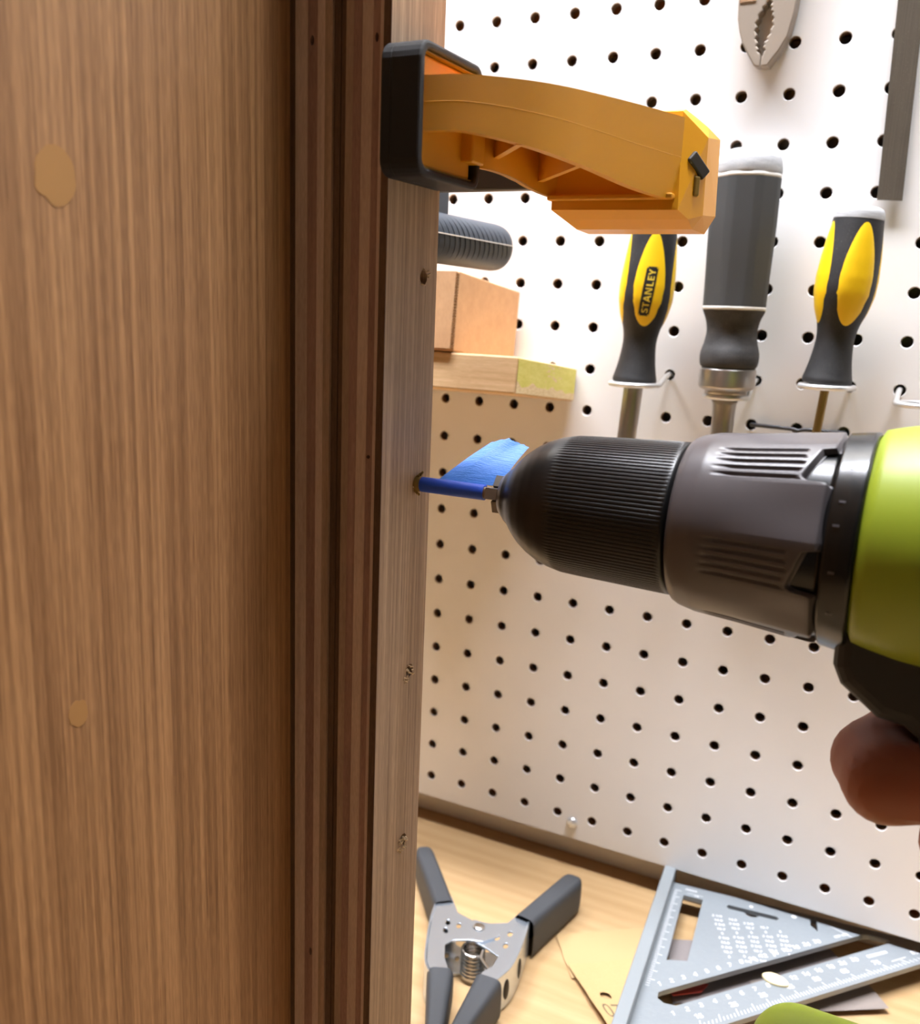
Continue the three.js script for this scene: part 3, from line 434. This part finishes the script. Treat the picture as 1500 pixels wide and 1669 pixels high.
{
  const o = [53, -193.4, 92], g = thing('cardboard_box', 'small brown cardboard box on the pine shelf', 'box', o); g.org = [0, 0, 0]; g.rotation.x = TILT;
  const D = 84, Hh = 44;
  part('body', uvBox(rbox(-120, 0, 0.2, Hh, -D, -1.2, 0.8, 2)), mat.card, g);
  part('front_flap', uvBox(box(-119, -1.2, 1.5, Hh - 0.3, -1.1, 1.2)), mat.card, g, 'front flap of the box');
  const cor = []; for (let i = 0; i < 26; i++) cor.push(box(-1.3, -0.4, 2 + i * 1.6, 2.8 + i * 1.6, -1.2, 1.0)); part('corrugated_edge', merge(cor), mat.cardEdge, g, 'brown corrugated cut edge');
}

// ---------------------------------------------------------------- spring clamp on the bench
{
  const g = thing('spring_clamp', 'steel spring clamp with black vinyl handles and tips lying on the bench', 'clamp', [105, BENCH, 125]);
  const yb = BENCH + 0.8, yt = BENCH + 24.6, h = 1.3;
  const A = [[71, 117], [75.6, 131.4], [84.4, 152], [93.5, 169.6], [103, 178.6], [109.6, 172.4], [100, 161], [94.8, 151], [97, 145.4], [105, 140.2], [112.4, 137.6], [118, 128], [112, 118.8], [98, 122.6], [87, 120.2], [75.8, 107.4]];
  const B = [[119.4, 93.5], [116.4, 112], [107, 118.6], [98, 119.6], [94.5, 127], [99.5, 135], [107, 138.4], [114.6, 139.8], [125, 143.2], [126, 152], [123.2, 160], [124.6, 168], [132.2, 169], [135.9, 150], [134.9, 137], [131.4, 119], [127.8, 104.5]];
  const rh = (x, z, a) => ellipse(x, z, 2.6, 1.5, 12, a);
  const hA = [rh(86.5, 132, 1.1), rh(93.5, 131.5, 1.2), rh(89, 139.5, 0.9)], hB = [rh(117.3, 128.3, 1.4), rh(122.2, 121, 1.4), rh(124.6, 132.4, 1.3)];
  for (const [pl, holes, side, nm] of [[A, hA, [[71, 117], [75.6, 131.4], [84.4, 152], [93.5, 169.6], [103, 178.6]], 'arm'], [B, hB, [[127.8, 104.5], [131.4, 119], [134.9, 137], [135.9, 150], [132.2, 169]], 'arm']]) {
    const lift = pl === B ? h : 0, arm = part('arm', slab(pl, yt - h - lift, yt - lift, holes, 0.3), mat.galv, g, 'shiny galvanised clamp arm');
    part('lower_plate', slab(pl, yb + lift, yb + h + lift, holes), mat.galv, arm);
    const c = new THREE.CatmullRomCurve3(side.map(([x, z]) => new THREE.Vector3(x, 0, z))), sg = pl === A ? -1 : 1;
    part('side_wall', grid((u, v) => { const p = c.getPoint(u), t = c.getTangent(u), k = v * 10, w = [[1.2, 1], [0.3, 1], [0, 0.96], [0, 0.5], [0, 0.04], [0.3, 0], [1.2, 0], [1.2, 0.5], [1.2, 1], [1.2, 1], [1.2, 1]][Math.round(k)]; const nx = t.z * sg * -1, nz = -t.x * sg * -1; return [p.x + nx * w[0] * (pl === A ? -1 : 1) * 1, mix(yb, yt, w[1]), p.z + nz * w[0] * (pl === A ? -1 : 1)]; }, 40, 10), mat.galv, arm);
    for (const u of [0.45, 0.8]) { const p = c.getPoint(u), t = c.getTangent(u); part('side_slot', new THREE.SphereGeometry(1, 16, 12).scale(1.1, 6.5, 2.6).rotateY(Math.atan2(t.x, t.z)).translate(p.x, (yb + yt) / 2, p.z), mat.barSteel, arm, 'dark punched slot in the side'); }
  }
  const spring = []; for (let i = 0; i <= 7 * 24; i++) { const a = i / 24 * 2 * Math.PI; spring.push([108 + 6.2 * Math.cos(a), yb + 3 + i / (7 * 24) * 17, 140.5 + 6.2 * Math.sin(a)]); }
  part('coil_spring', tube([[126, yb + 3, 156], [118, yb + 3, 143], ...spring, [116, yt - 5, 146], [126, yt - 5, 154]], 1.1, 420, 8), mat.chrome, g, 'bright steel coil spring');
  part('rivet', lathe([[0, 1.6], [2, 1.4], [3.4, 0.6], [3.8, 0], [0, 0]], 28).translate(104.5, yt, 126.6), mat.chrome, g, 'round rivet head');
  part('rivet_pin', bar([104.5, yb, 126.6], [104.5, yt, 126.6], 2.6, 2.6, 18), mat.chrome, g);
  const sleeve = (a, b, w0, w1, hh0, hh1, nm) => { const dx = b[0] - a[0], dz = b[1] - a[1], L = Math.hypot(dx, dz), ux = dx / L, uz = dz / L;
    return grid((u, v) => { const t = v, e = Math.min(1, Math.sqrt(Math.max(0, (1 - t) / 0.16))), w = mix(w0, w1, t) * (t > 0.84 ? e : 1) / 2, hh = mix(hh0, hh1, t) / 2 * (t > 0.9 ? mix(0.55, 1, Math.min(1, (1 - t) / 0.1)) : 1), an = u * 2 * Math.PI, n = 5, c = Math.cos(an), s = Math.sin(an), k = (Math.abs(c) ** n + Math.abs(s) ** n) ** (-1 / n), X = c * k * w, Y = s * k * hh; return [a[0] + ux * L * t - uz * X, (yb + yt) / 2 + Y, a[1] + uz * L * t + ux * X]; }, 44, 26, true); };
  part('handle_sleeve', sleeve([75.5, 116.5], [27, 60], 13.5, 13, 27, 22), mat.springBlack, g, 'black vinyl handle sleeve');
  part('handle_sleeve', sleeve([124.6, 106], [134, 38.5], 14, 14.5, 27, 24), mat.springBlack, g, 'black vinyl handle sleeve');
  part('jaw_tip', sleeve([103.4, 172], [124, 216], 15, 9, 27, 20), mat.springBlack, g, 'black vinyl jaw tip');
  part('jaw_tip', sleeve([129.6, 165], [132.5, 214], 16, 9, 27, 20), mat.springBlack, g, 'black vinyl jaw tip');
}
// ---------------------------------------------------------------- sandpaper and scraps
function sheet(name, lab, m, plan, lift, group, hole) {            // plan: four corners, lift(u, v) -> height above the bench
  const g = thing(name, lab, 'sandpaper', [plan[0][0], BENCH, plan[0][1]], group);
  const at = (u, v, e) => { const k = (i) => mix(mix(plan[0][i], plan[1][i], u), mix(plan[3][i], plan[2][i], u), v); const j = u < 0.001 ? 1.6 * (noise(v * 9, 2, 9) - 0.5) : 0; return [k(0) + j, BENCH + 0.15 + lift(u, v) + e, k(1) + j * 0.5]; };
  const q = grid((u, v) => at(u, v, 0.35), hole ? 90 : 30, hole ? 90 : 30);
  if (hole) { const uv = q.attributes.uv, ix = q.index.array, keep = []; for (let i = 0; i < ix.length; i += 3) { const cu = (uv.getX(ix[i]) + uv.getX(ix[i + 1]) + uv.getX(ix[i + 2])) / 3 - hole[0], cv = (uv.getY(ix[i]) + uv.getY(ix[i + 1]) + uv.getY(ix[i + 2])) / 3 - hole[1]; if (cu * cu + cv * cv > hole[2] ** 2) keep.push(ix[i], ix[i + 1], ix[i + 2]); } q.setIndex(keep); }
  part('sheet', q, m, g); return g;
}
const kraft220 = M(0xffffff, 0.85, { side: THREE.DoubleSide, map: canvasTex(1024, 1024, (c, w, h) => {
  c.fillStyle = '#b99a6a'; c.fillRect(0, 0, w, h); for (let i = 0; i < 9000; i++) { c.fillStyle = hash(i, 1, 3) > 0.5 ? 'rgba(255,235,200,0.10)' : 'rgba(140,95,50,0.09)'; c.fillRect(hash(i, 2, 3) * w, hash(i, 3, 3) * h, 2 + hash(i, 4, 3) * 12, 1 + hash(i, 5, 3) * 2); }
  c.save(); c.translate(190, 310); c.scale(-0.62, 1); c.fillStyle = 'rgba(84,72,58,0.9)'; c.font = '250px sans-serif'; c.textAlign = 'center'; c.textBaseline = 'middle'; c.fillText('220', 0, 0); c.restore();
}) });
sheet('sandpaper_sheet', 'plain kraft backed sandpaper sheet beside the spring clamp handle', mat.kraft, [[135, 77], [189, 34], [262, 62], [158, 111]], (u, v) => 0.1 + 0.8 * Math.exp(-u * 9), 'loose sandpaper sheets');
sheet('sandpaper_sheet', 'kraft backed sandpaper sheet stamped 220 with a torn hole', kraft220, [[152.5, 102.5], [200, 62], [252, 108], [194, 145]], (u, v) => 1.2 + 4 * Math.exp(-u * 8) * (0.35 + 0.65 * v), 'loose sandpaper sheets', [0.165, 0.49, 0.05]);
sheet('sandpaper_sheet', 'worn grey grit sandpaper lying under the rafter square', mat.grit, [[198, 47], [288, 4], [316, 38], [216, 104]], (u, v) => 2.4, 'loose sandpaper sheets');
sheet('sandpaper_sheet', 'pale gritty sandpaper offcut sticking out past the square edge', mat.gritPale, [[250, 62], [310, 26], [325, 45], [268, 84]], (u, v) => 3.4, 'loose sandpaper sheets');
{
  const g = thing('paper_scrap', 'small red paper scrap under the rafter square slot', 'paper', [218, BENCH, 92]);
  part('scrap', slab([[209, 97], [216, 88], [231, 81], [229, 90], [216, 101]], BENCH + 5.6, BENCH + 6.2), mat.red, g);
}
// ---------------------------------------------------------------- aluminium rafter square
{
  const P = [188, 3], a = 6.5 * rad, L = 168, yTop = -533;
  const g = thing('rafter_square', 'aluminium rafter square with white scales leaning over the sandpaper', 'square', [P[0], BENCH, P[1]]); g.org = [0, BENCH, 0]; g.rotation.y = a;
  const hang = [...ellipse(51, 12.6, 5, 5, 16).filter(([x, z]) => z > 12.6 + 2.2).map((q) => q)];
  const slot = [[35.4, 12.6], [36.6, 10.6], [66, 10.6], [67.4, 12.6], [66, 14.8], [55.5, 14.8], [54, 17], [51, 18], [48, 17], [46.5, 14.8], [36.6, 14.8]];
  const long = [[9.6, 113.6], [11.6, 111], [116, 7.6], [120, 6], [130, 6], [132, 8], [130.6, 10.4], [20.4, 120.4], [14, 121], [10, 118.4]];
  const q = slab([[0, 0], [L - 3, 0], [L, 2], [L - 1, 4], [4, L - 1], [0, L]], yTop - 3.2, yTop, [[[8, 12], [20.4, 12], [20.4, 79], [9, 83]], slot, long, [[85.6, 2.6], [89.4, 4], [90.6, 16], [86, 11]]]);
  { const p = q.attributes.position, n = q.attributes.normal, uv = q.attributes.uv; for (let i = 0; i < p.count; i++) n.getY(i) > 0.5 ? uv.setXY(i, p.getX(i) / 170, 1 - p.getZ(i) / 170) : uv.setXY(i, 0.995, 0.005); }
  const map = canvasTex(2040, 2040, (c, w) => {
    const k = 12; c.fillStyle = '#959ca0'; c.fillRect(0, 0, w, w);
    for (let i = 0; i < 26000; i++) { c.fillStyle = hash(i, 1, 9) > 0.5 ? 'rgba(255,255,255,0.05)' : 'rgba(70,76,82,0.05)'; c.fillRect(hash(i, 2, 9) * w, hash(i, 3, 9) * w, 2 + hash(i, 4, 9) * 30, 1 + hash(i, 5, 9) * 2); }
    c.strokeStyle = c.fillStyle = '#ffffff'; c.textAlign = 'center'; c.textBaseline = 'middle';
    const line = (x0, z0, x1, z1, t = 0.35) => { c.lineWidth = t * k; c.beginPath(); c.moveTo(x0 * k, z0 * k); c.lineTo(x1 * k, z1 * k); c.stroke(); };
    const text = (s, x, z, size, rot = 0) => { c.save(); c.translate(x * k, z * k); c.rotate(rot); c.font = 'bold ' + size * k + 'px sans-serif'; c.fillText(s, 0, 0); c.restore(); };
    for (let i = 0; i < 52; i++) line(1.6, 8 + i * 2, i % 4 ? 3.8 : 6, 8 + i * 2, 0.4);                         // scale along the fence
    // hypotenuse degree scale about the pivot corner
    for (let d = 2; d <= 88; d++) { const t = d * rad, r = L / (Math.cos(t) + Math.sin(t)), ux = Math.sin(t), uz = Math.cos(t), m = d % 5 === 0 ? 6 : 3.4; line(ux * (r - 0.6), uz * (r - 0.6), ux * (r - m), uz * (r - m), 0.4); if (d % 10 === 5) text(String(d), ux * (r - 9.4), uz * (r - 9.4), 4.6, -0.62); }
    const up = ['1', '2', '3', '4', '5', '6', '7', '8', '10', '12', '14', '16', '18', '24', '30'];
    up.forEach((s, i) => { const t = i / 15; text(s, mix(9, 96, t), mix(106, 21, t), 4.4, -0.5); });
    up.forEach((s, i) => { const t = i / 15; text(s, mix(20, 118, t), mix(127, 29, t), 4.4, -0.5); });
    text('COMMON', 124, 24.5, 3.2, -0.75); text('HIP-VAL', 104, 14, 2.8, -0.75);
    for (let i = 0; i < 10; i++) for (let j = 0; j < 5; j++) if (i * 3 + j * 5 < 36) text(['2 1/4', '14.0', '3 3/8', '16.7', '5'][(i + j) % 5], 31 + j * 9.5 + i * 1.3, 26 + i * 4.3, 2.7, -0.22);
    line(92, 4, 112, 14, 0.4); line(132, 28, 140, 20, 0.4); c.beginPath(); c.arc(76 * k, 6 * k, 1.6 * k, 0, 7); c.fill(); c.beginPath(); c.arc(50 * k, 6.4 * k, 1.2 * k, 0, 7); c.fill();
    text('PIVOT', 12, 4.6, 2.6, 0); line(10, 8.6, 20, 8.6, 0.3); text('1/8', 16, 9.8, 2, 0);
  });
  const pl = part('plate', q, M(0xffffff, 0.42, { map, metalness: 0.3 }), g, 'triangular plate with white printed scales');
  pl.geometry.translate(0, 0, 0);
  part('fence', rbox(-7.5, 0, BENCH + 0.5, yTop + 8.5, -11, L, 0.8, 2), mat.alu, g, 'thick fence along one edge');
}
{
  const g = thing('wood_chip', 'pale wood chip lying on the printed scale of the square', 'wood chip', [264, -533, 70]);
  const l = smooth([[258, 70], [262, 66], [269, 67], [273, 72], [268, 75], [261, 74]].map(([x, z]) => [x * 1, z]), 30);
  part('chip', slab(l, -532.95, -531.4, [], 0.4), mat.chip, g);
}
renderer.render(scene, camera);
